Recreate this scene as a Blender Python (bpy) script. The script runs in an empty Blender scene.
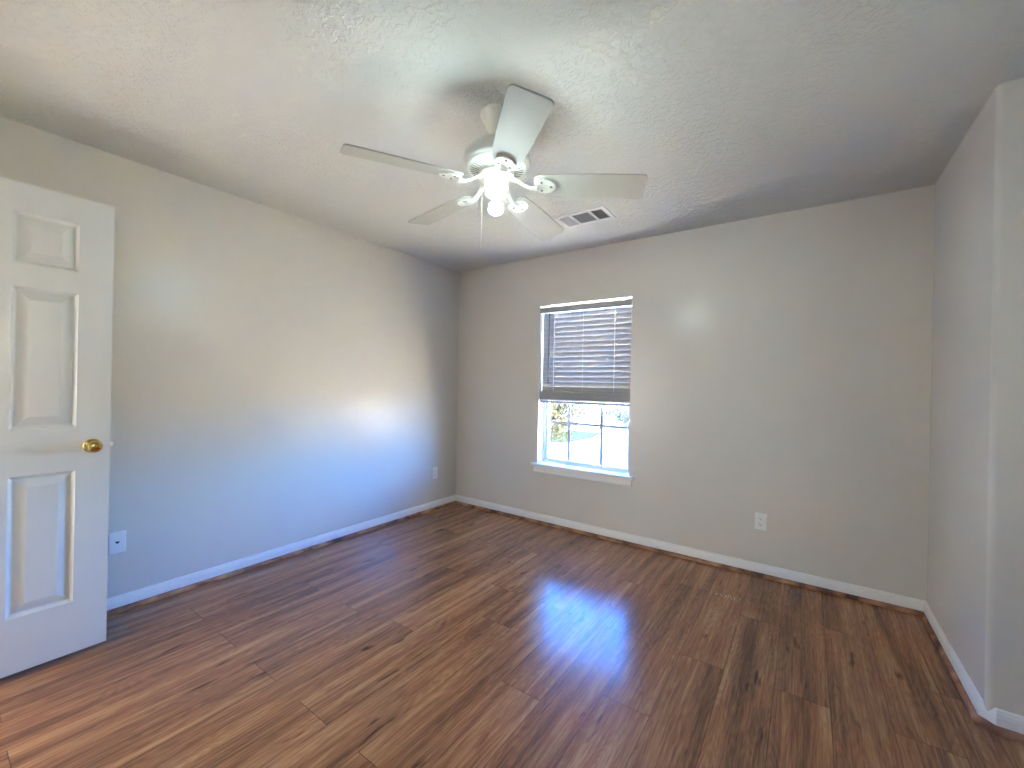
import bpy, bmesh, math, random
from mathutils import Vector, Matrix
C = bpy.context.scene
PI = math.pi

# ------------------------------------------------------------------ camera
F_PX = 419.25
CAM = Vector((3.0212, -3.3046, 1.2661))
YAW, PITCH, ROLL = 0.6116, -0.0003, 0.0195
fw = Vector((-math.sin(YAW)*math.cos(PITCH), math.cos(YAW)*math.cos(PITCH), math.sin(PITCH)))
r0 = fw.cross(Vector((0, 0, 1))).normalized(); u0 = r0.cross(fw)
rt = r0*math.cos(ROLL) + u0*math.sin(ROLL); up = -r0*math.sin(ROLL) + u0*math.cos(ROLL)
cd = bpy.data.cameras.new('camera'); cam = bpy.data.objects.new('camera', cd); C.collection.objects.link(cam)
M = Matrix((rt, up, -fw)).transposed().to_4x4(); M.translation = CAM; cam.matrix_world = M
cd.sensor_fit = 'HORIZONTAL'; cd.sensor_width = 36; cd.lens = F_PX*36/1024
cd.clip_start = 0.02; cd.clip_end = 400
C.camera = cam

# ------------------------------------------------------------------ world, sun, exposure
SKY = 140.0
SUN = 395.0
LAMP = 155.0
HALL_FILL = 40.0
w = bpy.data.worlds.new('sky'); C.world = w; w.use_nodes = True
nt = w.node_tree; bg = nt.nodes['Background']
tc = nt.nodes.new('ShaderNodeTexCoord'); sx = nt.nodes.new('ShaderNodeSeparateXYZ'); cr = nt.nodes.new('ShaderNodeValToRGB')
nt.links.new(tc.outputs['Generated'], sx.inputs[0]); nt.links.new(sx.outputs['Z'], cr.inputs[0]); nt.links.new(cr.outputs[0], bg.inputs[0])
e = cr.color_ramp.elements
e[0].position = 0.0; e[0].color = (0.18, 0.46, 0.98, 1)
e[1].position = 0.9; e[1].color = (0.02, 0.07, 0.30, 1)
q = e.new(0.10); q.color = (0.11, 0.38, 1.05, 1)
q = e.new(0.28); q.color = (0.06, 0.26, 0.95, 1)
q = e.new(0.40); q.color = (0.022, 0.08, 0.29, 1)
q = e.new(0.50); q.color = (0.012, 0.045, 0.17, 1)
bg.inputs[1].default_value = SKY
sd = bpy.data.lights.new('sun', 'SUN'); so = bpy.data.objects.new('sun', sd); C.collection.objects.link(so)
sd.energy = SUN; sd.color = (1, 0.96, 0.76); sd.angle = 0.01
so.rotation_euler = Vector((0.62, 0.32, -0.85)).to_track_quat('-Z', 'Y').to_euler()
pd = bpy.data.lights.new('window_portal', 'AREA'); po = bpy.data.objects.new('window_portal', pd); C.collection.objects.link(po)
pd.shape = 'RECTANGLE'; pd.size = 0.84; pd.size_y = 0.56; pd.cycles.is_portal = True
po.location = (1.435, 0.178, 0.83); po.rotation_euler = (-PI/2, 0, 0)
pd2 = bpy.data.lights.new('added_window_portal', 'AREA'); po2 = bpy.data.objects.new('added_window_portal', pd2); C.collection.objects.link(po2)
pd2.shape = 'RECTANGLE'; pd2.size = 0.65; pd2.size_y = 0.6; pd2.cycles.is_portal = True
po2.location = (4.75+0.115, -2.975, 1.50); po2.rotation_euler = (PI/2, 0, PI/2)
hd = bpy.data.lights.new('hall_fill_light', 'AREA'); ho = bpy.data.objects.new('hall_fill_light', hd); C.collection.objects.link(ho)  # unseen fill lamp, added to brighten the back and right walls
hd.shape = 'RECTANGLE'; hd.size = 0.8; hd.size_y = 1.6; hd.energy = HALL_FILL; hd.color = (1.0, 0.97, 0.92)
ho.location = (0.30, -4.30, 1.0); ho.rotation_euler = (PI/2, 0, -0.35)
C.cycles.use_adaptive_sampling = False; C.cycles.sample_clamp_direct = 12.0; C.cycles.sample_clamp_indirect = 0.0
C.view_settings.view_transform = 'Standard'; C.view_settings.look = 'None'
C.view_settings.exposure = 0.07; C.view_settings.gamma = 1.0; C.view_settings.use_curve_mapping = False

# ------------------------------------------------------------------ room measures
H = 2.44; XR = 3.599; YO = -0.954; XE = 4.75; YS = -3.50
WX0, WX1, WZ0, WZ1 = 1.008, 1.866, 0.545, 1.988
WT = 0.18

# ------------------------------------------------------------------ materials
def srgb(r, g, b):
    f = lambda c: (c/255/12.92) if c/255 <= 0.04045 else ((c/255+0.055)/1.055)**2.4
    return (f(r), f(g), f(b), 1)

def mat(name, col, rough=0.5, metal=0.0, spec=0.5, noise=0.0, nscale=20, bump=0.0, bscale=200, bdist=0.001, coat=0.0):
    m = bpy.data.materials.new(name); m.use_nodes = True
    t = m.node_tree; b = t.nodes['Principled BSDF']
    b.inputs['Base Color'].default_value = col; b.inputs['Roughness'].default_value = rough
    b.inputs['Metallic'].default_value = metal; b.inputs['Specular IOR Level'].default_value = spec
    b.inputs['Coat Weight'].default_value = coat
    g = t.nodes.new('ShaderNodeNewGeometry')
    if noise:
        n = t.nodes.new('ShaderNodeTexNoise'); n.inputs['Scale'].default_value = nscale; n.inputs['Detail'].default_value = 4
        t.links.new(g.outputs['Position'], n.inputs['Vector'])
        mx = t.nodes.new('ShaderNodeMix'); mx.data_type = 'RGBA'
        mx.inputs[6].default_value = tuple(c*(1-noise) for c in col[:3])+(1,)
        mx.inputs[7].default_value = tuple(min(1, c*(1+noise)) for c in col[:3])+(1,)
        t.links.new(n.outputs['Fac'], mx.inputs[0]); t.links.new(mx.outputs[2], b.inputs['Base Color'])
    if bump:
        n = t.nodes.new('ShaderNodeTexNoise'); n.inputs['Scale'].default_value = bscale; n.inputs['Detail'].default_value = 3
        t.links.new(g.outputs['Position'], n.inputs['Vector'])
        bp = t.nodes.new('ShaderNodeBump'); bp.inputs['Strength'].default_value = bump; bp.inputs['Distance'].default_value = bdist
        t.links.new(n.outputs['Fac'], bp.inputs['Height']); t.links.new(bp.outputs[0], b.inputs['Normal'])
    return m

M_wall = mat('wall_paint', (0.69, 0.645, 0.565, 1), 0.25, spec=0.42, noise=0.02, nscale=3, bump=0.35, bscale=150, bdist=0.00045)
M_trim = mat('trim_paint', (0.84, 0.83, 0.80, 1), 0.35, noise=0.02, nscale=8, bump=0.1, bscale=60)
M_door = mat('door_paint', (0.68, 0.68, 0.64, 1), 0.28, spec=0.6, noise=0.02, nscale=5, bump=0.1, bscale=90)
M_sash = mat('sash_vinyl', (0.62, 0.62, 0.64, 1), 0.4, noise=0.02)
M_grid = mat('grid_bar_vinyl', (0.40, 0.39, 0.40, 1), 0.5, noise=0.02)
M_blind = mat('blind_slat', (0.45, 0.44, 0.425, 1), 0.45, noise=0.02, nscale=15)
M_cord = mat('blind_cord', (0.6, 0.6, 0.58, 1), 0.8, noise=0.05)
M_wand = mat('wand_plastic', (0.10, 0.10, 0.105, 1), 0.3, noise=0.05)
M_brass = mat('polished_brass', (0.78, 0.53, 0.16, 1), 0.10, metal=1.0, noise=0.08, nscale=40)
M_steel = mat('latch_steel', (0.8, 0.76, 0.66, 1), 0.3, metal=1.0, noise=0.05)
M_fan = mat('fan_enamel', (0.72, 0.70, 0.62, 1), 0.32, noise=0.02, nscale=10)
M_blade = mat('fan_blade_laminate', (0.46, 0.445, 0.375, 1), 0.55, spec=0.3, noise=0.03, nscale=30)
M_slot = mat('vent_shadow_slot', (0.10, 0.095, 0.09, 1), 0.8, noise=0.1)
M_plate = mat('outlet_plastic', (0.84, 0.83, 0.79, 1), 0.3, noise=0.02)
M_dark = mat('slot_black', (0.012, 0.012, 0.012, 1), 0.6, noise=0.1)
M_vent = mat('register_enamel', (0.66, 0.64, 0.61, 1), 0.4, noise=0.02)
M_ventdark = mat('register_duct', (0.12, 0.11, 0.105, 1), 0.8, noise=0.1)
M_fleck = mat('dried_fleck', (0.75, 0.68, 0.5, 1), 0.7, noise=0.1)

# textured ceiling
def ceiling_mat():
    m = mat('ceiling_texture', (0.65, 0.63, 0.57, 1), 0.75, spec=0.25)
    t = m.node_tree; b = t.nodes['Principled BSDF']
    g = t.nodes.new('ShaderNodeNewGeometry')
    n1 = t.nodes.new('ShaderNodeTexNoise'); n1.inputs['Scale'].default_value = 40; n1.inputs['Detail'].default_value = 3; n1.inputs['Distortion'].default_value = 0.8
    r1 = t.nodes.new('ShaderNodeValToRGB'); r1.color_ramp.elements[0].position = 0.48; r1.color_ramp.elements[1].position = 0.6
    n2 = t.nodes.new('ShaderNodeTexNoise'); n2.inputs['Scale'].default_value = 90; n2.inputs['Detail'].default_value = 2
    n3 = t.nodes.new('ShaderNodeTexNoise'); n3.inputs['Scale'].default_value = 2.2
    r3 = t.nodes.new('ShaderNodeMapRange'); r3.inputs[1].default_value = 0.35; r3.inputs[2].default_value = 0.65; r3.inputs[3].default_value = 0.25; r3.inputs[4].default_value = 1.0
    for n in (n1, n2, n3): t.links.new(g.outputs['Position'], n.inputs['Vector'])
    t.links.new(n1.outputs['Fac'], r1.inputs[0]); t.links.new(n3.outputs['Fac'], r3.inputs[0])
    mu = t.nodes.new('ShaderNodeMath'); mu.operation = 'MULTIPLY'; t.links.new(r1.outputs[0], mu.inputs[0]); t.links.new(r3.outputs[0], mu.inputs[1])
    ma = t.nodes.new('ShaderNodeMath'); ma.operation = 'MULTIPLY_ADD'; t.links.new(n2.outputs['Fac'], ma.inputs[0]); ma.inputs[1].default_value = 0.35; t.links.new(mu.outputs[0], ma.inputs[2])
    bp = t.nodes.new('ShaderNodeBump'); bp.inputs['Strength'].default_value = 0.6; bp.inputs['Distance'].default_value = 0.006
    t.links.new(ma.outputs[0], bp.inputs['Height']); t.links.new(bp.outputs[0], b.inputs['Normal'])
    return m
M_ceil = ceiling_mat()

# laminate planks running along y
def floor_mat():
    m = bpy.data.materials.new('laminate_planks'); m.use_nodes = True
    t = m.node_tree; b = t.nodes['Principled BSDF']; L = t.links.new; N = t.nodes.new
    def math_(op, a, bb=None, c=None):
        n = N('ShaderNodeMath'); n.operation = op
        for i, v in enumerate((a, bb, c)):
            if v is None: continue
            if isinstance(v, (int, float)): n.inputs[i].default_value = v
            else: L(v, n.inputs[i])
        return n.outputs[0]
    def comb(x, y, z):
        n = N('ShaderNodeCombineXYZ')
        for i, v in enumerate((x, y, z)):
            if isinstance(v, (int, float)): n.inputs[i].default_value = v
            else: L(v, n.inputs[i])
        return n.outputs[0]
    def noise(vec, scale=1, detail=3, dist=0, rough=0.5):
        n = N('ShaderNodeTexNoise'); n.inputs['Scale'].default_value = scale; n.inputs['Detail'].default_value = detail
        n.inputs['Distortion'].default_value = dist; n.inputs['Roughness'].default_value = rough
        L(vec, n.inputs['Vector']); return n.outputs['Fac']
    def wn(vec):
        n = N('ShaderNodeTexWhiteNoise'); n.noise_dimensions = '3D'; L(vec, n.inputs['Vector']); return n.outputs['Value']
    g = N('ShaderNodeNewGeometry'); s = N('ShaderNodeSeparateXYZ'); L(g.outputs['Position'], s.inputs[0])
    X, Y = s.outputs['X'], s.outputs['Y']
    rx = math_('DIVIDE', math_('SUBTRACT', X, 1.41), 0.19)
    row = math_('FLOOR', rx); fx = math_('SUBTRACT', rx, row)
    par = math_('MODULO', math_('ADD', row, 100), 2)
    off = math_('MULTIPLY', par, math_('ADD', 0.25, math_('MULTIPLY', wn(comb(row, 3, 7)), 0.5)))
    ry = math_('ADD', math_('DIVIDE', math_('ADD', Y, 2.42), 1.22), off)
    col = math_('FLOOR', ry); fy = math_('SUBTRACT', ry, col)
    pid = wn(comb(row, col, 1)); pid2 = wn(comb(row, col, 5))
    # strips of printed tone inside one plank
    ox = math_('MULTIPLY', pid, 37.0); oy = math_('MULTIPLY', pid2, 51.0)
    tone = noise(comb(math_('MULTIPLY_ADD', X, 15, ox), math_('MULTIPLY_ADD', Y, 0.8, oy), 0), 1, 3, 0.15)
    knots = noise(comb(math_('MULTIPLY_ADD', X, 22, oy), math_('MULTIPLY_ADD', Y, 4.5, ox), 3), 1, 2, 0.3)
    grain = noise(comb(math_('MULTIPLY_ADD', X, 85, ox), math_('MULTIPLY_ADD', Y, 3.2, oy), 0), 1, 5, 0.35, 0.65)
    fine = noise(comb(math_('MULTIPLY_ADD', X, 320, ox), math_('MULTIPLY_ADD', Y, 14, oy), 0), 1, 3, 0.2)
    # cathedral rings
    bend = noise(comb(math_('MULTIPLY_ADD', X, 8, oy), math_('MULTIPLY_ADD', Y, 1.1, ox), 9), 1, 2, 0.3)
    rings = math_('SINE', math_('MULTIPLY', bend, 150))
    v = math_('MULTIPLY_ADD', math_('SUBTRACT', tone, 0.5), 0.9, 0.5)
    v = math_('MULTIPLY_ADD', math_('SUBTRACT', grain, 0.5), 0.75, v)
    v = math_('MULTIPLY_ADD', math_('SUBTRACT', fine, 0.5), 0.35, v)
    v = math_('MULTIPLY_ADD', rings, 0.035, v)
    v = math_('MULTIPLY_ADD', math_('SUBTRACT', pid, 0.5), 0.12, v)
    kd = N('ShaderNodeMapRange'); L(knots, kd.inputs[0]); kd.inputs[1].default_value = 0.66; kd.inputs[2].default_value = 0.76; kd.inputs[3].default_value = 0; kd.inputs[4].default_value = 0.38
    v = math_('SUBTRACT', v, kd.outputs[0])
    cr = N('ShaderNodeValToRGB'); L(v, cr.inputs[0]); el = cr.color_ramp.elements
    el[0].position = 0.0; el[0].color = srgb(68, 44, 30)
    el[1].position = 1.0; el[1].color = srgb(222, 164, 106)
    x = el.new(0.3); x.color = srgb(116, 76, 48)
    x = el.new(0.52); x.color = srgb(156, 105, 66)
    x = el.new(0.75); x.color = srgb(190, 136, 90)
    # seams
    ex = math_('MINIMUM', fx, math_('SUBTRACT', 1.0, fx)); ey = math_('MINIMUM', fy, math_('SUBTRACT', 1.0, fy))
    sxm = math_('LESS_THAN', ex, 0.007); sym = math_('LESS_THAN', ey, 0.0012)
    seam = math_('MAXIMUM', sxm, sym)
    mx = N('ShaderNodeMix'); mx.data_type = 'RGBA'; L(math_('MULTIPLY', seam, 0.55), mx.inputs[0]); L(cr.outputs[0], mx.inputs[6]); mx.inputs[7].default_value = srgb(28, 17, 12)
    L(mx.outputs[2], b.inputs['Base Color'])
    smear = noise(comb(math_('MULTIPLY', X, 1.4), math_('MULTIPLY', Y, 1.4), 2), 1, 4, 1.2)
    ro = N('ShaderNodeMapRange'); L(smear, ro.inputs[0]); ro.inputs[1].default_value = 0.3; ro.inputs[2].default_value = 0.7; ro.inputs[3].default_value = 0.17; ro.inputs[4].default_value = 0.24
    L(ro.outputs[0], b.inputs['Roughness'])
    b.inputs['Specular IOR Level'].default_value = 0.5
    hh = math_('SUBTRACT', math_('MULTIPLY', grain, 0.4), math_('MULTIPLY', seam, 1.0))
    bp = N('ShaderNodeBump'); bp.inputs['Strength'].default_value = 0.1; bp.inputs['Distance'].default_value = 0.0005
    L(hh, bp.inputs['Height']); L(bp.outputs[0], b.inputs['Normal'])
    return m
M_floor = floor_mat()

def shoe_mat():
    m = mat('shoe_moulding_wood', srgb(120, 78, 54), 0.5)
    t = m.node_tree; b = t.nodes['Principled BSDF']; g = t.nodes.new('ShaderNodeNewGeometry')
    n = t.nodes.new('ShaderNodeTexNoise'); n.inputs['Scale'].default_value = 9; n.inputs['Detail'].default_value = 4
    c = t.nodes.new('ShaderNodeValToRGB'); el = c.color_ramp.elements
    el[0].position = 0.34; el[0].color = srgb(74, 48, 36); el[1].position = 0.68; el[1].color = srgb(190, 142, 106)
    x = el.new(0.46); x.color = srgb(138, 92, 66)
    t.links.new(g.outputs['Position'], n.inputs['Vector']); t.links.new(n.outputs['Fac'], c.inputs[0]); t.links.new(c.outputs[0], b.inputs['Base Color'])
    return m
M_shoe = shoe_mat()

def glass_mat():
    m = bpy.data.materials.new('window_glass'); m.use_nodes = True; t = m.node_tree; t.nodes.clear()
    o = t.nodes.new('ShaderNodeOutputMaterial'); tr = t.nodes.new('ShaderNodeBsdfTransparent'); gl = t.nodes.new('ShaderNodeBsdfGlossy')
    tr.inputs[0].default_value = (0.93, 0.95, 0.94, 1); gl.inputs['Roughness'].default_value = 0.02
    fr = t.nodes.new('ShaderNodeFresnel'); fr.inputs[0].default_value = 1.45
    mx = t.nodes.new('ShaderNodeMixShader')
    ge = t.nodes.new('ShaderNodeNewGeometry'); fb = t.nodes.new('ShaderNodeMath'); fb.operation = 'SUBTRACT'; fb.inputs[0].default_value = 1.0
    fm = t.nodes.new('ShaderNodeMath'); fm.operation = 'MULTIPLY'
    t.links.new(ge.outputs['Backfacing'], fb.inputs[1]); t.links.new(fb.outputs[0], fm.inputs[0]); t.links.new(fr.outputs[0], fm.inputs[1])
    t.links.new(fm.outputs[0], mx.inputs[0]); t.links.new(tr.outputs[0], mx.inputs[1]); t.links.new(gl.outputs[0], mx.inputs[2]); t.links.new(mx.outputs[0], o.inputs[0])
    return m
M_glass = glass_mat()

def glow_mat():
    m = bpy.data.materials.new('lit_bulb_glass'); m.use_nodes = True; t = m.node_tree; t.nodes.clear()
    o = t.nodes.new('ShaderNodeOutputMaterial'); em = t.nodes.new('ShaderNodeEmission')
    em.inputs[0].default_value = (0.76, 1.0, 1.06, 1); em.inputs[1].default_value = LAMP
    t.links.new(em.outputs[0], o.inputs[0]); return m
M_glow = glow_mat()

# ------------------------------------------------------------------ helpers
def link(name, me, m, parent=None, smooth=False):
    o = bpy.data.objects.new(name, me); C.collection.objects.link(o)
    if m: me.materials.append(m)
    if parent: o.parent = parent
    if smooth:
        for p in me.polygons: p.use_smooth = True
    return o

def obj(name, bm, m, parent=None, smooth=False, bevel=0.0, seg=2, autosmooth=False):
    bmesh.ops.recalc_face_normals(bm, faces=bm.faces)
    if autosmooth:
        for ed in bm.edges:
            if len(ed.link_faces) == 2 and ed.calc_face_angle(0) > 0.6: ed.smooth = False
        smooth = True
    me = bpy.data.meshes.new(name); bm.to_mesh(me); bm.free()
    o = link(name, me, m, parent, smooth)
    if bevel:
        md = o.modifiers.new('bevel', 'BEVEL'); md.width = bevel; md.segments = seg; md.limit_method = 'ANGLE'; md.angle_limit = 0.6
    return o

def box(bm, x0, x1, y0, y1, z0, z1, mtx=None):
    vs = [bm.verts.new(v) for v in [(x0,y0,z0),(x1,y0,z0),(x1,y1,z0),(x0,y1,z0),(x0,y0,z1),(x1,y0,z1),(x1,y1,z1),(x0,y1,z1)]]
    if mtx:
        for v in vs: v.co = mtx @ v.co
    for f in ((0,3,2,1),(4,5,6,7),(0,1,5,4),(1,2,6,5),(2,3,7,6),(3,0,4,7)): bm.faces.new([vs[i] for i in f])

def prism(bm, poly, z0, z1, mtx=None):
    a = [bm.verts.new((x, y, z0)) for x, y in poly]; b = [bm.verts.new((x, y, z1)) for x, y in poly]
    n = len(poly)
    if mtx:
        for v in a+b: v.co = mtx @ v.co
    bm.faces.new(a[::-1]); bm.faces.new(b)
    for i in range(n): bm.faces.new((a[i], a[(i+1) % n], b[(i+1) % n], b[i]))

def lathe(bm, prof, seg=48, mtx=None, cap=True):
    rings = []
    for r, z in prof:
        if r < 1e-6: rings.append([bm.verts.new((0, 0, z))])
        else: rings.append([bm.verts.new((r*math.cos(2*PI*i/seg), r*math.sin(2*PI*i/seg), z)) for i in range(seg)])
    if mtx:
        for rg in rings:
            for v in rg: v.co = mtx @ v.co
    for a, b in zip(rings, rings[1:]):
        for i in range(seg):
            j = (i+1) % seg
            if len(a) == 1 and len(b) == 1: continue
            if len(a) == 1: bm.faces.new((a[0], b[i], b[j]))
            elif len(b) == 1: bm.faces.new((a[i], a[j], b[0]))
            else: bm.faces.new((a[i], a[j], b[j], b[i]))
    if cap:
        for rg in (rings[0], rings[-1]):
            if len(rg) > 1: bm.faces.new(rg)

def tube(bm, pts, r, seg=8):
    pts = [Vector(p) for p in pts]; rings = []
    rr = r if isinstance(r, (list, tuple)) else [r]*len(pts)
    ref = None
    for i, p in enumerate(pts):
        d = (pts[min(i+1, len(pts)-1)] - pts[max(i-1, 0)]).normalized()
        if ref is None: ref = Vector((0, 0, 1)) if abs(d.z) < 0.9 else Vector((1, 0, 0))
        a = (ref - d*ref.dot(d)).normalized(); b = d.cross(a); ref = a
        rings.append([bm.verts.new(p + a*rr[i]*math.cos(2*PI*k/seg) + b*rr[i]*math.sin(2*PI*k/seg)) for k in range(seg)])
    for A, B in zip(rings, rings[1:]):
        for k in range(seg): bm.faces.new((A[k], A[(k+1) % seg], B[(k+1) % seg], B[k]))
    bm.faces.new(rings[0][::-1]); bm.faces.new(rings[-1])

def sweep(bm, path, prof, closed=False):
    """profile (offset to the left of the path, height) swept along a floor path with mitred corners"""
    n = len(path); rings = []
    for i, p in enumerate(path):
        p = Vector(p)
        d1 = (p - Vector(path[i-1])).normalized() if i > 0 else None
        d2 = (Vector(path[i+1]) - p).normalized() if i < n-1 else None
        if d1 is None: nn = Vector((-d2.y, d2.x)); k = 1
        elif d2 is None: nn = Vector((-d1.y, d1.x)); k = 1
        else:
            n1 = Vector((-d1.y, d1.x)); n2 = Vector((-d2.y, d2.x)); nn = (n1+n2).normalized(); k = 1/max(0.2, nn.dot(n1))
        rings.append([bm.verts.new((p.x+nn.x*k*o_, p.y+nn.y*k*o_, z)) for o_, z in prof])
    m_ = len(prof)
    for A, B in zip(rings, rings[1:]):
        for k in range(m_): bm.faces.new((A[k], B[k], B[(k+1) % m_], A[(k+1) % m_]))
    bm.faces.new(rings[0]); bm.faces.new(rings[-1][::-1])

def tag(o, label, cat, group=None, kind=None):
    o['label'] = label
    if cat: o['category'] = cat
    if group: o['group'] = group
    if kind: o['kind'] = kind
    return o
def struct(o, label=None):
    o['kind'] = 'structure'
    if label: o['label'] = label
    return o
def empty(name, loc, rot=(0, 0, 0)):
    o = bpy.data.objects.new(name, None); C.collection.objects.link(o); o.location = loc; o.rotation_euler = rot
    o.empty_display_size = 0.05
    return o

# ------------------------------------------------------------------ room shell
bm = bmesh.new(); box(bm, -0.12, XE+0.12, YS-0.12, WT, -0.2, 0); box(bm, -0.12, 1.7, -4.5, YS-0.12, -0.2, 0); struct(obj('floor', bm, M_floor), 'reddish brown wood laminate plank floor')
bm = bmesh.new(); box(bm, -0.12, XE+0.12, YS-0.12, WT, H, H+0.14); box(bm, -0.12, 1.7, -4.5, YS-0.12, H, H+0.14); struct(obj('ceiling', bm, M_ceil), 'off-white knockdown textured ceiling')
bm = bmesh.new(); box(bm, -0.12, 0, YS, WT, 0, H); struct(obj('wall_left', bm, M_wall), 'greige wall behind the open door')
bm = bmesh.new()
box(bm, 0, WX0, 0, WT, 0, H); box(bm, WX1, XR, 0, WT, 0, H); box(bm, WX0, WX1, 0, WT, 0, WZ0-0.02); box(bm, WX0, WX1, 0, WT, WZ1, H)
struct(obj('wall_back', bm, M_wall), 'greige wall with the window')
bm = bmesh.new(); R_ = 0.022
poly = [(XR, WT)] + [(XR+R_-R_*math.cos(a), YO+R_-R_*math.sin(a)) for a in [PI/2*i/8 for i in range(9)]] + [(XE, YO), (XE, WT)]
prism(bm, poly, 0, H)
struct(obj('wall_right', bm, M_wall, autosmooth=True), 'greige wall with a rounded outside corner')
SY0, SY1, SZ0, SZ1 = -3.30, -2.65, 1.20, 1.80
bm = bmesh.new(); box(bm, XE, XE+0.12, YS, SY0, 0, H); box(bm, XE, XE+0.12, SY1, WT, 0, H); box(bm, XE, XE+0.12, SY0, SY1, 0, SZ0); box(bm, XE, XE+0.12, SY0, SY1, SZ1, H)
struct(obj('wall_alcove', bm, M_wall))
bm = bmesh.new(); box(bm, -0.12, 0.355, YS-0.12, YS, 0, H); box(bm, 1.085, XE+0.12, YS-0.12, YS, 0, H); box(bm, 0.355, 1.085, YS-0.12, YS, 2.075, H); struct(obj('wall_front', bm, M_wall))
# hall beyond the doorway the door belongs to
bm = bmesh.new(); box(bm, -0.24, -0.12, -4.5, YS-0.12, -0.2, H+0.14); box(bm, 1.7, 1.82, -4.5, YS-0.12, -0.2, H+0.14); box(bm, -0.24, 1.82, -4.62, -4.5, -0.2, H+0.14); struct(obj('wall_hall', bm, M_wall))

# baseboards + brown shoe moulding; paths run so that the room is on the left
BBP = [(0, 0), (0.013, 0), (0.013, 0.055), (0.0115, 0.060), (0.0115, 0.066), (0.0085, 0.071), (0.0075, 0.078), (0.003, 0.083), (0, 0.083)]
SHP = [(0.0125, 0.0), (0.030, 0.0), (0.0298, 0.008), (0.027, 0.016), (0.021, 0.022), (0.0125, 0.024)]
K = 0.03
right_path = [(XE, YO), (XR+K, YO), (XR, YO+K), (XR, 0)]
for nm, path, lb in (('left', [(0, 0), (0, YS)], 'white baseboard along the left wall'),
                 ('back', [(XR, 0), (0, 0)], 'white baseboard under the window'),
                 ('right', right_path, 'white baseboard wrapping the rounded corner'),
                 ('front', [(1.10, YS), (XE, YS)], None), ('alcove', [(XE, YS), (XE, YO)], None)):
    bm = bmesh.new(); sweep(bm, path, BBP); struct(obj('baseboard_'+nm, bm, M_trim), lb)
k = 1
for path in ([(0, 0), (0, YS)], [(XR, 0), (0, 0)], right_path):
    bm = bmesh.new(); sweep(bm, path, SHP)
    struct(obj('trim_%d' % k, bm, M_shoe, autosmooth=True), 'brown wood quarter-round strip at the foot of the baseboard'); k += 1

# ------------------------------------------------------------------ window
wn = empty('window_1', (0, 0, 0)); struct(wn, 'white single-hung window with grid bars between the panes')
YG = 0.118
bm = bmesh.new()                              # outer frame
box(bm, WX0, WX0+0.022, 0.085, 0.155, WZ0, WZ1); box(bm, WX1-0.022, WX1, 0.085, 0.155, WZ0, WZ1)
box(bm, WX0+0.022, WX1-0.022, 0.085, 0.155, WZ1-0.012, WZ1); box(bm, WX0+0.022, WX1-0.022, 0.085, 0.155, WZ0-0.01, WZ0+0.010)
obj('window_frame', bm, M_sash, wn, bevel=0.002)
a0, a1 = WX0+0.0225, WX1-0.0225
bm = bmesh.new()                              # lower sash
box(bm, a0, a0+0.026, 0.098, 0.135, WZ0+0.011, 1.27); box(bm, a1-0.026, a1, 0.098, 0.135, WZ0+0.011, 1.27)
box(bm, a0+0.026, a1-0.026, 0.098, 0.135, WZ0+0.011, WZ0+0.034); box(bm, a0+0.026, a1-0.026, 0.098, 0.135, 1.235, 1.27)
obj('lower_sash', bm, M_sash, wn, bevel=0.002)
bm = bmesh.new()                              # upper sash
box(bm, a0, a0+0.03, 0.136, 0.154, 1.25, WZ1-0.013); box(bm, a1-0.03, a1, 0.136, 0.154, 1.25, WZ1-0.013)
box(bm, a0+0.03, a1-0.03, 0.136, 0.154, WZ1-0.030, WZ1-0.013); box(bm, a0+0.03, a1-0.03, 0.136, 0.154, 1.25, 1.28)
obj('upper_sash', bm, M_sash, wn, bevel=0.002)
for y, z0, z1 in ((YG, WZ0+0.0345, 1.234), (0.145, 1.281, WZ1-0.031)):
    bm = bmesh.new(); box(bm, a0+0.0265, a1-0.0265, y-0.002, y+0.002, z0, z1); obj('glass_pane', bm, M_glass, wn)
    bm = bmesh.new(); zm = 0.918 if z0 < 1 else 1.61
    for x in (1.268, 1.581): box(bm, x-0.0125, x+0.0125, y-0.007, y-0.0025, z0, z1)
    box(bm, a0+0.0265, a1-0.0265, y-0.0068, y-0.0027, zm-0.011, zm+0.011)
    obj('grid_bars', bm, M_grid, wn)
bm = bmesh.new(); box(bm, 0.955, 1.912, -0.036, 0.0, 0.524, WZ0); box(bm, WX0+0.0005, WX1-0.0005, 0.0, 0.0975, 0.526, WZ0)
obj('window_sill', bm, M_trim, wn, bevel=0.004)
bm = bmesh.new(); box(bm, 0.975, 1.892, -0.016, 0.0, 0.462, 0.524); box(bm, 0.975, 1.892, -0.021, -0.0155, 0.466, 0.48)
obj('window_apron', bm, M_trim, wn, bevel=0.003)

w2 = empty('added_window', (0, 0, 0)); struct(w2)  # unseen side window, added to let more light into the room
bm = bmesh.new()
for y0, y1, z0, z1 in ((SY0, SY0+0.04, SZ0, SZ1), (SY1-0.04, SY1, SZ0, SZ1), (SY0+0.04, SY1-0.04, SZ0, SZ0+0.04), (SY0+0.04, SY1-0.04, SZ1-0.04, SZ1), (SY0+0.04, SY1-0.04, 1.48, 1.52)): box(bm, XE+0.05, XE+0.09, y0, y1, z0, z1)
obj('window_frame', bm, M_sash, w2)
bm = bmesh.new(); box(bm, XE+0.068, XE+0.072, SY0+0.04, SY1-0.04, SZ0+0.04, SZ1-0.04); obj('glass_pane', bm, M_glass, w2)

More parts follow.
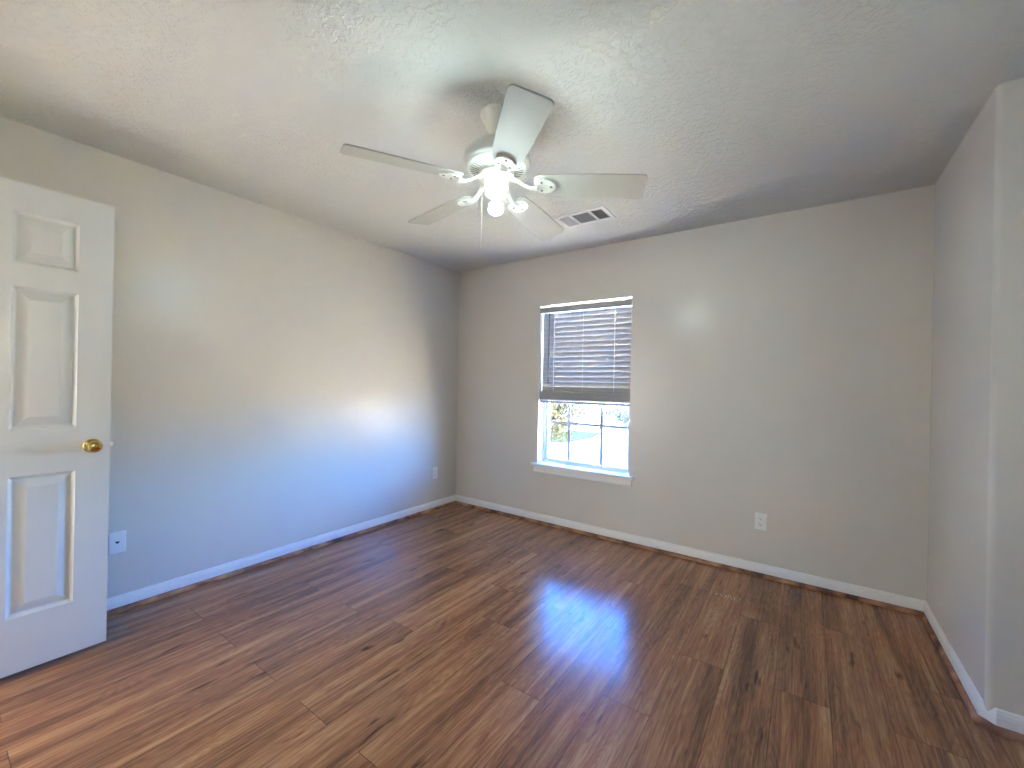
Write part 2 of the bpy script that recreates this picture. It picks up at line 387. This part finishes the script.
# ------------------------------------------------------------------ window blind
bl = empty('window_blind', (1.437, 0.03, 1.93))
tag(bl, 'white horizontal slat blind half raised in the window', 'blind')
def local(o, parent):                        # keep world placement under an unrotated empty
    o.location = -parent.location; return o
bx0, bx1 = WX0+0.006, WX1-0.006
bm = bmesh.new(); box(bm, bx0, bx1, 0.022, 0.066, 1.926, 1.963); local(obj('headrail', bm, M_blind, bl, bevel=0.002), bl)
bm = bmesh.new()
prof = [(0.001, 1.918), (-0.003, 1.924), (-0.003, 1.931), (0.000, 1.938), (0.000, 1.954), (-0.003, 1.958), (-0.003, 1.964), (0.004, 1.968), (0.010, 1.968), (0.010, 1.918)]
a = [bm.verts.new((WX0+0.001, y, z)) for y, z in prof]; b = [bm.verts.new((WX1-0.001, y, z)) for y, z in prof]
bm.faces.new(a); bm.faces.new(b[::-1])
for i in range(len(prof)): bm.faces.new((a[i], a[(i+1) % len(prof)], b[(i+1) % len(prof)], b[i]))
local(obj('valance', bm, M_blind, bl), bl)
def slat(bm, yc, zc, tilt, wd=0.05, th=0.003, x0=bx0, x1=bx1):
    n = 8; top = []; bot = []
    for i in range(n+1):
        s = -wd/2 + wd*i/n; cz = 0.0022*(1-(2*s/wd)**2)
        for lst, h in ((top, cz+th/2), (bot, cz-th/2)):
            y = s*math.cos(tilt) - h*math.sin(tilt); z = s*math.sin(tilt) + h*math.cos(tilt)
            lst.append((yc+y, zc+z))
    ring = top + bot[::-1]
    A = [bm.verts.new((x0, y, z)) for y, z in ring]; B = [bm.verts.new((x1, y, z)) for y, z in ring]
    bm.faces.new(A); bm.faces.new(B[::-1])
    for i in range(len(ring)): bm.faces.new((A[i], A[(i+1) % len(ring)], B[(i+1) % len(ring)], B[i]))
PIT = 0.0445; NS = 16; TILT = -math.radians(75)
bm = bmesh.new()
for i in range(NS): slat(bm, 0.044, 1.892-PIT*i, TILT)
local(obj('slats', bm, M_blind, bl, autosmooth=True), bl)
bm = bmesh.new(); zz = 1.127
rs = random.Random(4)
for i in range(15): slat(bm, 0.040+rs.uniform(-0.002, 0.002), zz+0.0052*i, rs.uniform(-0.03, 0.03), x0=bx0+rs.uniform(-0.002, 0.003))
local(obj('stacked_slats', bm, M_blind, bl, autosmooth=True), bl)
bm = bmesh.new(); box(bm, bx0, bx1, 0.016, 0.066, 1.100, 1.120); local(obj('bottom_rail', bm, M_blind, bl, bevel=0.004), bl)
for x in (1.15, 1.72):
    bm = bmesh.new()
    tube(bm, [(x, 0.013, 1.93), (x, 0.013, 1.10)], 0.0022, 6); tube(bm, [(x, 0.0725, 1.93), (x, 0.0725, 1.12)], 0.0015, 6)
    for i in range(NS):
        z = 1.892-PIT*i-0.0035; tube(bm, [(x, 0.013, z+0.018), (x, 0.0725, z-0.022)], 0.0008, 4)
    local(obj('ladder_cord', bm, M_cord, bl), bl)
bm = bmesh.new(); tube(bm, [(1.435, 0.0135, 1.93), (1.435, 0.0135, 1.105)], 0.0011, 6); local(obj('lift_cord', bm, M_cord, bl), bl)
for x in (1.15, 1.435, 1.72):
    bm = bmesh.new(); pts = [(x+0.026*math.sin(s), 0.0095, 1.112-0.012*abs(math.cos(s/1.0))) for s in (-1.5, -0.9, -0.3, 0.3, 0.9, 1.5)]
    tube(bm, pts, 0.0016, 6); local(obj('cord_loop', bm, M_cord, bl), bl)
bm = bmesh.new(); tube(bm, [(1.102, 0.006, 1.925), (1.102, 0.005, 1.30)], 0.005, 6); lathe(bm, [(0, 1.283), (0.006, 1.288), (0.006, 1.305), (0.0042, 1.31)], 8, Matrix.Translation((1.102, 0.005, 0)))
local(obj('tilt_wand', bm, M_wand, bl), bl)

# ------------------------------------------------------------------ door, open against the left wall
DX = 0.3585; DY1 = -2.7752; DWID = 0.71; DZ = 0.028; DH = 2.03; DTH = 0.035
dr = empty('door_1', (DX, DY1, DZ)); struct(dr, 'white six panel door standing open beside the left wall')
dr.rotation_euler = (0, 0, 0.003)
panels_y = [(-0.306, -0.112), (-0.594, -0.400)]; panels_z = [(0.230, 0.815), (1.008, 1.602), (1.700, 1.912)]
def door_leaf():
    bm = bmesh.new()
    ys = sorted(set([-DWID, 0] + [v for p in panels_y for v in p])); zs = sorted(set([0, DH] + [v for p in panels_z for v in p]))
    def isp(y0, y1, z0, z1): return (y0, y1) in panels_y and (z0, z1) in panels_z
    for side, x in ((1, 0.0), (-1, -DTH)):
        def V(y, z, dpt): return bm.verts.new((x - side*dpt, y, z))
        for i in range(len(ys)-1):
            for j in range(len(zs)-1):
                y0, y1, z0, z1 = ys[i], ys[i+1], zs[j], zs[j+1]
                if not isp(y0, y1, z0, z1):
                    bm.faces.new([V(y0, z0, 0), V(y1, z0, 0), V(y1, z1, 0), V(y0, z1, 0)]); continue
                lv = [(0, 0), (0.011, 0.013), (0.016, 0.014), (0.050, 0.003), (0.052, 0.0025)]
                rg = [[V(y0+d, z0+d, p), V(y1-d, z0+d, p), V(y1-d, z1-d, p), V(y0+d, z1-d, p)] for d, p in lv]
                for A, B in zip(rg, rg[1:]):
                    for k in range(4): bm.faces.new((A[k], A[(k+1) % 4], B[(k+1) % 4], B[k]))
                bm.faces.new(rg[-1])
    for (y0, z0, y1, z1) in ((-DWID, 0, 0, 0), (0, 0, 0, DH), (0, DH, -DWID, DH), (-DWID, DH, -DWID, 0)):
        bm.faces.new([bm.verts.new(v) for v in ((0, y0, z0), (0, y1, z1), (-DTH, y1, z1), (-DTH, y0, z0))])
    bmesh.ops.remove_doubles(bm, verts=bm.verts, dist=0.0004)
    return bm
obj('door_leaf', door_leaf(), M_door, dr)
KY, KZ = -0.060, 0.919
Rx = Matrix.Rotation(PI/2, 4, 'Y')
for sgn, x0 in ((1, 0.0), (-1, -DTH)):
    T = Matrix.Translation((x0, KY, KZ)) @ (Rx if sgn > 0 else Matrix.Rotation(-PI/2, 4, 'Y'))
    bm = bmesh.new(); lathe(bm, [(0, 0.0003), (0.032, 0.0003), (0.032, 0.003), (0.029, 0.007), (0.022, 0.009), (0.013, 0.011), (0.0115, 0.024), (0.015, 0.029), (0.024, 0.034), (0.0275, 0.042), (0.027, 0.051), (0.022, 0.058), (0.012, 0.0615), (0, 0.062)], 40, T)
    kn = obj('door_knob', bm, M_brass, dr, autosmooth=True); kn['label'] = 'round polished brass knob'
    if sgn > 0:
        bm = bmesh.new(); box(bm, -0.0015, 0.0015, -0.006, 0.006, 0.0615, 0.066, T); obj('turn_button', bm, M_brass, kn, bevel=0.001)
bm = bmesh.new()
prism(bm, [(-0.006, 0.0), (-0.029, 0.0), (-0.029, 0.004), (-0.016, 0.013), (-0.010, 0.013)], KZ-0.008, KZ+0.008)
obj('latch_bolt', bm, M_steel, dr, bevel=0.001)
for z in (0.18, 1.0, 1.82):
    bm = bmesh.new(); lathe(bm, [(0, z-0.045), (0.006, z-0.045), (0.006, z+0.045), (0, z+0.045)], 12, Matrix.Translation((0.004, -DWID-0.006, 0)))
    box(bm, -0.03, 0.002, -DWID-0.004, -DWID-0.0002, z-0.044, z+0.044)
    obj('hinge', bm, M_brass, dr)

# ------------------------------------------------------------------ outlets (built facing -y at the origin, then turned)
def screw(parent, x, z, y=-0.0062):
    bm = bmesh.new(); lathe(bm, [(0, -0.001), (0.003, -0.001), (0.0026, 0.0008), (0, 0.001)], 12, Matrix.Translation((x, y, z)) @ Matrix.Rotation(PI/2, 4, 'X'))
    box(bm, x-0.0024, x+0.0024, y-0.0013, y-0.0009, z-0.0004, z+0.0004)
    return obj('screw', bm, M_plate, parent)
def plate(parent, holes):
    bm = bmesh.new(); w_, h_ = 0.035, 0.057
    box(bm, -w_, w_, -0.0055, -0.0003, -h_, h_)
    return obj('cover_plate', bm, M_plate, parent, bevel=0.0025, seg=3)
def duplex(loc, rz, label, tilt=0):
    t = empty('wall_outlet', loc, (0, tilt, rz)); tag(t, label, 'outlet')
    plate(t, 2)
    for s in (1, -1):
        bm = bmesh.new(); pts = []
        for i in range(24):
            a = 2*PI*i/24; pts.append((0.0172*math.cos(a), max(-0.0125, min(0.0125, 0.0172*math.sin(a)))))
        prism(bm, pts, 0.005, 0.0078, Matrix.Translation((0, 0, s*0.0195)) @ Matrix.Rotation(PI/2, 4, 'X'))
        rc = obj('receptacle', bm, M_plate, t, bevel=0.0006)
        bm = bmesh.new(); z = s*0.0195
        box(bm, -0.0072, -0.0052, -0.0083, -0.0070, z-0.001, z+0.007); box(bm, 0.0052, 0.0072, -0.0083, -0.0070, z-0.0005, z+0.0065)
        lathe(bm, [(0, 0.007), (0.0026, 0.007), (0.0026, 0.0083), (0, 0.0083)], 12, Matrix.Translation((0, 0, z-0.007)) @ Matrix.Rotation(PI/2, 4, 'X'))
        obj('slot', bm, M_dark, rc)
    screw(t, 0, 0)
    return t
duplex((2.785, 0, 0.368), 0, 'white duplex outlet on the back wall, to the right of the window', 0.03)
duplex((0, -0.31, 0.362), PI/2, 'small white duplex outlet on the left wall near the far corner')
t = empty('phone_jack_plate', (0, -2.668, 0.372), (0, 0, PI/2)); tag(t, 'square white phone jack plate with one dark socket, half hidden by the door edge', 'wall plate')
plate(t, 1); screw(t, 0, 0.042); screw(t, 0, -0.042)
bm = bmesh.new(); prism(bm, [(-0.0075, 0.006), (0.0075, 0.006), (0.0075, 0.001), (0.003, -0.005), (-0.003, -0.005), (-0.0075, 0.001)], 0.005, 0.0068, Matrix.Rotation(PI/2, 4, 'X'))
obj('jack_socket', bm, M_dark, t)

# ------------------------------------------------------------------ ceiling register
vx, vy, vw, vd = 1.735, -0.628, 0.186, 0.112
ve = empty('ceiling_vent', (vx, vy, H)); tag(ve, 'white metal air register with three louvre banks on the ceiling beside the fan', 'vent')
ve.rotation_euler = (0, 0, 0.0)
bm = bmesh.new()
ix, iy = vw-0.028, vd-0.030
box(bm, -vw, -ix, -vd, vd, -0.007, -0.0005); box(bm, ix, vw, -vd, vd, -0.007, -0.0005)
box(bm, -ix, ix, -vd, -iy, -0.007, -0.0005); box(bm, -ix, ix, iy, vd, -0.007, -0.0005)
for x in (-0.070, 0.070): box(bm, x-0.009, x+0.009, -iy, iy, -0.007, -0.001)
obj('frame', bm, M_vent, ve, bevel=0.0015)
bm = bmesh.new(); box(bm, -ix, ix, -iy, iy, -0.0015, -0.0004); obj('duct_backing', bm, M_ventdark, ve)
def louvres(x0, x1, alongy, tilt):
    bm = bmesh.new()
    if alongy:
        n = 7; st = (x1-x0)/n
        for i in range(n):
            T = Matrix.Translation((x0+st*(i+0.5), 0, -0.0055)) @ Matrix.Rotation(tilt, 4, 'Y'); box(bm, -0.0055, 0.0055, -iy, iy, -0.0005, 0.0005, T)
    else:
        n = 12; st = 2*iy/n
        for i in range(n):
            T = Matrix.Translation((0, -iy+st*(i+0.5), -0.0055)) @ Matrix.Rotation(tilt, 4, 'X'); box(bm, x0, x1, -0.0055, 0.0055, -0.0005, 0.0005, T)
    obj('louvre_bank', bm, M_vent, ve)
louvres(-ix, -0.079, True, -0.7); louvres(-0.061, 0.061, False, 0.35); louvres(0.079, ix, True, 0.7)

# ------------------------------------------------------------------ ceiling fan
FX, FY = 1.9009, -1.8555
fan = empty('ceiling_fan', (FX, FY, H)); tag(fan, 'cream five blade ceiling fan with a lit lamp and pull chain', 'ceiling fan')
def Z(z): return z-H
def L_(pr): return [(r, z-H) for r, z in pr]
bm = bmesh.new(); lathe(bm, L_([(0.0, 2.4398), (0.075, 2.4398), (0.076, 2.430), (0.068, 2.418), (0.060, 2.405), (0.050, 2.380), (0.034, 2.362), (0.022, 2.356), (0, 2.356)]), 48); obj('canopy', bm, M_fan, fan, autosmooth=True)
bm = bmesh.new(); lathe(bm, L_([(0.0135, 2.36), (0.0135, 2.322), (0.024, 2.318), (0.024, 2.309)]), 24); obj('downrod', bm, M_fan, fan, autosmooth=True)
bm = bmesh.new(); lathe(bm, L_([(0.0, 2.312), (0.050, 2.312), (0.080, 2.305), (0.115, 2.286), (0.138, 2.262), (0.145, 2.238), (0.145, 2.222), (0.140, 2.213), (0.134, 2.208), (0, 2.208)]), 64); mh = obj('motor_housing', bm, M_fan, fan, autosmooth=True)
bm = bmesh.new(); lathe(bm, L_([(0, 2.2078), (0.134, 2.2078), (0.131, 2.202), (0.124, 2.198), (0.072, 2.186), (0.060, 2.176), (0.060, 2.170), (0, 2.170)]), 64); vp = obj('vent_plate', bm, M_fan, mh, autosmooth=True)
bm = bmesh.new()
sl = math.atan2(0.012, 0.052)
for i in range(36):
    T = Matrix.Rotation(2*PI*i/36, 4, 'Z') @ Matrix.Translation((0.097, 0, 2.1915-H)) @ Matrix.Rotation(-sl, 4, 'Y')
    box(bm, -0.019, 0.019, -0.0026, 0.0026, -0.0004, 0.0012, T)
obj('vent_slots', bm, M_slot, vp)
bm = bmesh.new(); lathe(bm, L_([(0, 2.170), (0.078, 2.170), (0.078, 2.158), (0.070, 2.154), (0, 2.154)]), 48); obj('flywheel', bm, M_fan, fan, autosmooth=True)
bm = bmesh.new(); lathe(bm, L_([(0, 2.1538), (0.050, 2.1538), (0.054, 2.146), (0.054, 2.098), (0.050, 2.090), (0.036, 2.080), (0.020, 2.074), (0, 2.074)]), 48); sh = obj('switch_housing', bm, M_fan, fan, autosmooth=True)

# blades: angle, droop and twist of each as it hangs in the photo
PH = math.radians(26.76); RT = 0.630; ZT = 2.1115
dphi = [1.06, -2.62, -1.06, 0.56, 2.06]; dz = [-0.0146, -0.0019, 0.0145, 0.0022, -0.0002]; twist = [15.0, 15.4, 11.3, 13.7, 12.9]
for k in range(5):
    ang = PH + k*2*PI/5 + math.radians(dphi[k])
    zr = 2.128; r0_ = 0.165
    droop = math.atan2(zr-(ZT+dz[k]), RT-r0_)
    B = Matrix.Rotation(ang, 4, 'Z') @ Matrix.Translation((r0_, 0, zr-H)) @ Matrix.Rotation(droop, 4, 'Y') @ Matrix.Rotation(-math.radians(twist[k]), 4, 'X')
    LB = RT-r0_; poly = []
    w0, w1 = 0.054, 0.072
    def arc(cx, cy, r, a0_, a1_, n=6): return [(cx+r*math.cos(a0_+(a1_-a0_)*i/n), cy+r*math.sin(a0_+(a1_-a0_)*i/n)) for i in range(n+1)]
    poly += arc(0.030, -w0+0.030, 0.030, -PI, -PI/2); poly += [(0.10, -0.062), (0.22, -0.068)]
    poly += arc(LB-0.022, -w1+0.022, 0.022, -PI/2, 0); poly += arc(LB-0.022, w1-0.022, 0.022, 0, PI/2)
    poly += [(0.22, 0.068), (0.10, 0.062)]; poly += arc(0.030, w0-0.030, 0.030, PI/2, PI)
    bm = bmesh.new(); prism(bm, poly, -0.0025, 0.0035, B); obj('blade', bm, M_blade, fan, bevel=0.0012)
    # blade iron: arm from the flywheel, scrolled foot under the blade root
    bm = bmesh.new()
    arm = [(0.060, 0, 2.160), (0.090, 0, 2.150), (0.120, 0, 2.128), (0.150, 0, 2.114), (0.180, 0, 2.112)]
    RZ = Matrix.Rotation(ang, 4, 'Z')
    wd = [0.020, 0.016, 0.012, 0.014, 0.022]
    top = []
    for (x, y, z), wv in zip(arm, wd):
        top.append([bm.verts.new(RZ @ Vector((x, s*wv, z+h-H))) for s, h in ((-1, 0.0), (1, 0.0), (0.6, -0.008), (-0.6, -0.008))])
    for A, B2 in zip(top, top[1:]):
        for i in range(4): bm.faces.new((A[i], A[(i+1) % 4], B2[(i+1) % 4], B2[i]))
    bm.faces.new(top[0]); bm.faces.new(top[-1][::-1])
    foot = []
    for (x, hw) in ((0.002, 0.020), (0.020, 0.036), (0.045, 0.041), (0.070, 0.037), (0.088, 0.022), (0.095, 0.0)): foot.append((x, hw))
    fp = [(x, -h) for x, h in foot] + [(x, h) for x, h in foot[-2::-1]]
    prism(bm, fp, -0.011, -0.0030, B)
    ir = obj('blade_iron', bm, M_fan, fan, bevel=0.002)
    for (x, y) in ((0.034, -0.024), (0.034, 0.024), (0.074, 0.0)):
        bm = bmesh.new(); lathe(bm, [(0, -0.0135), (0.004, -0.0130), (0.0052, -0.0108), (0, -0.0108)], 10, B @ Matrix.Translation((x, y, 0)))
        obj('screw', bm, M_slot, ir)
# lamps: one bulb angled towards the room, one twin tube lamp hanging down
to = Vector((CAM.x-FX, CAM.y-FY, 0)).normalized()
dirv = (to + Vector((0, 0, -0.55))).normalized()
base = Vector((0, 0, 2.118-H)) + to*0.045 + Vector((0, 0, -0.006))
Rb = dirv.to_track_quat('Z', 'Y').to_matrix().to_4x4()
bm = bmesh.new(); lathe(bm, [(0, -0.012), (0.020, -0.012), (0.020, 0.006), (0.016, 0.010), (0, 0.010)], 24, Matrix.Translation(base) @ Rb); obj('lamp_socket', bm, M_fan, fan, autosmooth=True)
bm = bmesh.new(); lathe(bm, [(0.014, 0.0105), (0.018, 0.014), (0.029, 0.022), (0.037, 0.034), (0.039, 0.046), (0.036, 0.058), (0.026, 0.069), (0.012, 0.075), (0, 0.0765)], 28, Matrix.Translation(base) @ Rb); b1 = obj('light_bulb', bm, M_glow, fan, smooth=True); b1['label'] = 'glowing round bulb'
bm = bmesh.new(); lathe(bm, L_([(0, 2.0738), (0.017, 2.0738), (0.017, 2.060), (0.010, 2.054), (0.0085, 2.024), (0, 2.022)]), 24); obj('lamp_socket', bm, M_fan, fan, autosmooth=True)
bm = bmesh.new(); sd_ = Vector((-to.y, to.x, 0))
pts = []
for i in range(13):
    a = PI*i/12
    pts.append(sd_*(0.025*math.cos(a)) + Vector((0, 0, 2.024-H-0.017*math.sin(a))))
pts = [sd_*0.010+Vector((0, 0, 2.0555-H)), sd_*0.023+Vector((0, 0, 2.045-H))] + pts + [sd_*-0.023+Vector((0, 0, 2.045-H)), sd_*-0.010+Vector((0, 0, 2.0555-H))]
tube(bm, pts, 0.0088, 12); b2 = obj('light_bulb', bm, M_glow, fan, smooth=True); b2['label'] = 'glowing U shaped tube lamp hanging down'
# pull chain from the side of the switch housing
left = Vector((-to.y, to.x, 0))
left = left if left.dot(rt) < 0 else -left
cp = left*0.062
bm = bmesh.new(); tube(bm, [left*0.052+Vector((0, 0, 2.112-H)), left*0.058+Vector((0, 0, 2.112-H)), cp+Vector((0, 0, 2.106-H)), cp+Vector((0, 0, 1.866-H))], 0.0011, 6)
pc = obj('pull_chain', bm, M_fan, fan)
bm = bmesh.new(); lathe(bm, [(0, 0), (0.003, 0.002), (0.0035, 0.010), (0.002, 0.016), (0, 0.018)], 10, Matrix.Translation(cp+Vector((0, 0, 1.850-H)))); obj('pull_knob', bm, M_fan, pc, smooth=True)

# dried flecks on the floor planks
bm = bmesh.new(); rs = random.Random(8)
for i in range(34):
    x = 2.66+rs.gauss(0, 0.045); y = -0.46+rs.gauss(0, 0.03); r = rs.uniform(0.0012, 0.0035)
    lathe(bm, [(r, 0.0), (r*0.8, 0.0007), (0, 0.0009)], 7, Matrix.Translation((x, y, 0.0)))
tag(obj('dried_flecks', bm, M_fleck), 'scatter of tiny pale dried flecks on the floor below the wall outlet', 'debris', kind='stuff')

# ------------------------------------------------------------------ outside, one storey down
GZ = -3.2
M_grass = mat('lawn_grass', (0.0075, 0.0115, 0.010, 1), 0.9, spec=0.0, noise=0.35, nscale=1.5)
M_conc = mat('pale_concrete', (0.56, 0.50, 0.41, 1), 0.9, noise=0.08, nscale=0.8)
M_bark = mat('tree_bark', (0.16, 0.12, 0.09, 1), 0.9, noise=0.3, nscale=6)
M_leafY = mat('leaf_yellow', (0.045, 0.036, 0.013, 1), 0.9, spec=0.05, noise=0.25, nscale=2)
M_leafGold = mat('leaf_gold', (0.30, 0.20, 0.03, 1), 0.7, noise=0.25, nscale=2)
M_leafG = mat('leaf_green', (0.013, 0.018, 0.014, 1), 0.9, spec=0.05, noise=0.3, nscale=2)
M_added_house = mat('added_house_siding', (0.14, 0.125, 0.10, 1), 0.8, noise=0.04, nscale=2)
M_roof = mat('roof_shingle', (0.17, 0.15, 0.14, 1), 0.9, noise=0.2, nscale=5)
M_brick = mat('exterior_brick', (0.55, 0.47, 0.42, 1), 0.9, noise=0.2, nscale=12)
bm = bmesh.new(); box(bm, -120, 120, -6, 160, GZ-0.3, GZ); struct(obj('ground', bm, M_conc), 'sun-bleached paved ground outside the window')
bm = bmesh.new(); box(bm, -0.12, XE+0.12, YS-0.12, WT, GZ, -0.2); struct(obj('wall_lower_storey', bm, M_brick))
def leafy(name, label, x, y, h, cr_, n, lm, seed, cat='tree', zc=None, bare=0.0):
    rs = random.Random(seed); t = empty(name, (x, y, GZ)); tag(t, label, cat)
    bm = bmesh.new(); tube(bm, [(0, 0, 0), (0.05, 0.02, h*0.35), (0.0, 0.1, h*0.8)], [h*0.028, h*0.02, h*0.006], 8)
    ends = []
    for i in range(9):
        a = rs.uniform(0, 2*PI); z0 = h*rs.uniform(0.28, 0.65); L = cr_*rs.uniform(0.6, 1.0)
        e_ = Vector((math.cos(a)*L, math.sin(a)*L, z0+h*rs.uniform(0.05, 0.25))); tube(bm, [(0.03, 0.02, z0), e_*0.5+Vector((0, 0, z0*0.45)), e_], [h*0.012, h*0.007, h*0.003], 6); ends.append(e_)
    obj('trunk', bm, M_bark, t, smooth=True)
    vs, fs = [], []
    cz = h*0.66 if zc is None else zc
    for i in range(n):
        c_ = rs.choice(ends)*rs.uniform(0.4, 1.1) if rs.random() < 0.5 else None
        if c_ is None:
            while True:
                v = Vector((rs.uniform(-1, 1), rs.uniform(-1, 1), rs.uniform(-1, 1)))
                if v.length < 1: break
            c_ = Vector((v.x*cr_, v.y*cr_, cz+v.z*(h-cz)))
        else: c_ = c_ + Vector((rs.gauss(0, 0.3), rs.gauss(0, 0.3), rs.gauss(0, 0.3)))
        s = rs.uniform(0.06, 0.13)
        a_ = Vector((rs.gauss(0, 1), rs.gauss(0, 1), rs.gauss(0, 1))).normalized(); b_ = a_.orthogonal().normalized()
        k0 = len(vs); vs += [c_-a_*s, c_+b_*s*0.5, c_+a_*s, c_-b_*s*0.5]; fs.append((k0, k0+1, k0+2, k0+3))
    me = bpy.data.meshes.new('foliage'); me.from_pydata(vs, [], fs); link('foliage', me, lm, t)
    return t
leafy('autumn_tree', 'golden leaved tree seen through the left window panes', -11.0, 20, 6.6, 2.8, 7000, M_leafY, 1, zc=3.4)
leafy('bare_tree', 'sparse tree seen through the middle window panes', -14.2, 37.2, 5.2, 3.4, 2600, M_leafG, 2, zc=3.0)
leafy('evergreen_shrub', 'dark green rounded shrub seen through the upper right window pane', -13.2, 42, 2.2, 1.2, 1700, M_leafG, 3, cat='shrub', zc=1.1)
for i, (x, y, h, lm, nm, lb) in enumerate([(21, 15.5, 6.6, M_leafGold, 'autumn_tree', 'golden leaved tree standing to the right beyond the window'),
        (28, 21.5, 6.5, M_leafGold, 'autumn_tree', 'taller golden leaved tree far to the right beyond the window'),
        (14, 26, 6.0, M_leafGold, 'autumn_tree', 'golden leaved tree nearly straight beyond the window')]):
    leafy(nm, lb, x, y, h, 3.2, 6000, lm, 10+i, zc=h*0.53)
bm = bmesh.new()
ring = [(-22, 33), (-12.6, 33.5), (-11.8, 29.5), (-12.2, 25.2), (-22, 24.5)]
prism(bm, [(p[0], p[1]) for p in ring], GZ, GZ+0.06); tag(obj('lawn', bm, M_grass), 'strip of green lawn across the pale paving', 'lawn', kind='stuff')

def added_house(x, y, hx, hy, h, rise, label, wm):
    hs = empty('added_house', (x, y, GZ)); tag(hs, label, 'added_house')
    bm = bmesh.new(); box(bm, -hx, hx, -hy, hy, 0, h); obj('walls', bm, wm, hs)
    bm = bmesh.new()
    pr = [(-hx-0.4, h-0.2), (hx+0.4, h-0.2), (0, h+rise)]
    A = [bm.verts.new((x_, -hy-0.4, z)) for x_, z in pr]; B_ = [bm.verts.new((x_, hy+0.4, z)) for x_, z in pr]
    bm.faces.new(A); bm.faces.new(B_[::-1])
    for i in range(3): bm.faces.new((A[i], A[(i+1) % 3], B_[(i+1) % 3], B_[i]))
    obj('roof', bm, M_roof, hs)
added_house(10.9, -5.0, 3.2, 6.0, 7.6, 2.0, 'unseen building added beside the room to bounce light, out of frame to the right', M_added_house)  # added out of view: bounces sun into the side window, screens its sky
added_house(-14.5, 7.0, 3.2, 6.0, 6.4, 2.6, 'unseen brick building added to block low sky, out of frame to the left', M_brick)  # added out of view: keeps low blue sky off the right wall
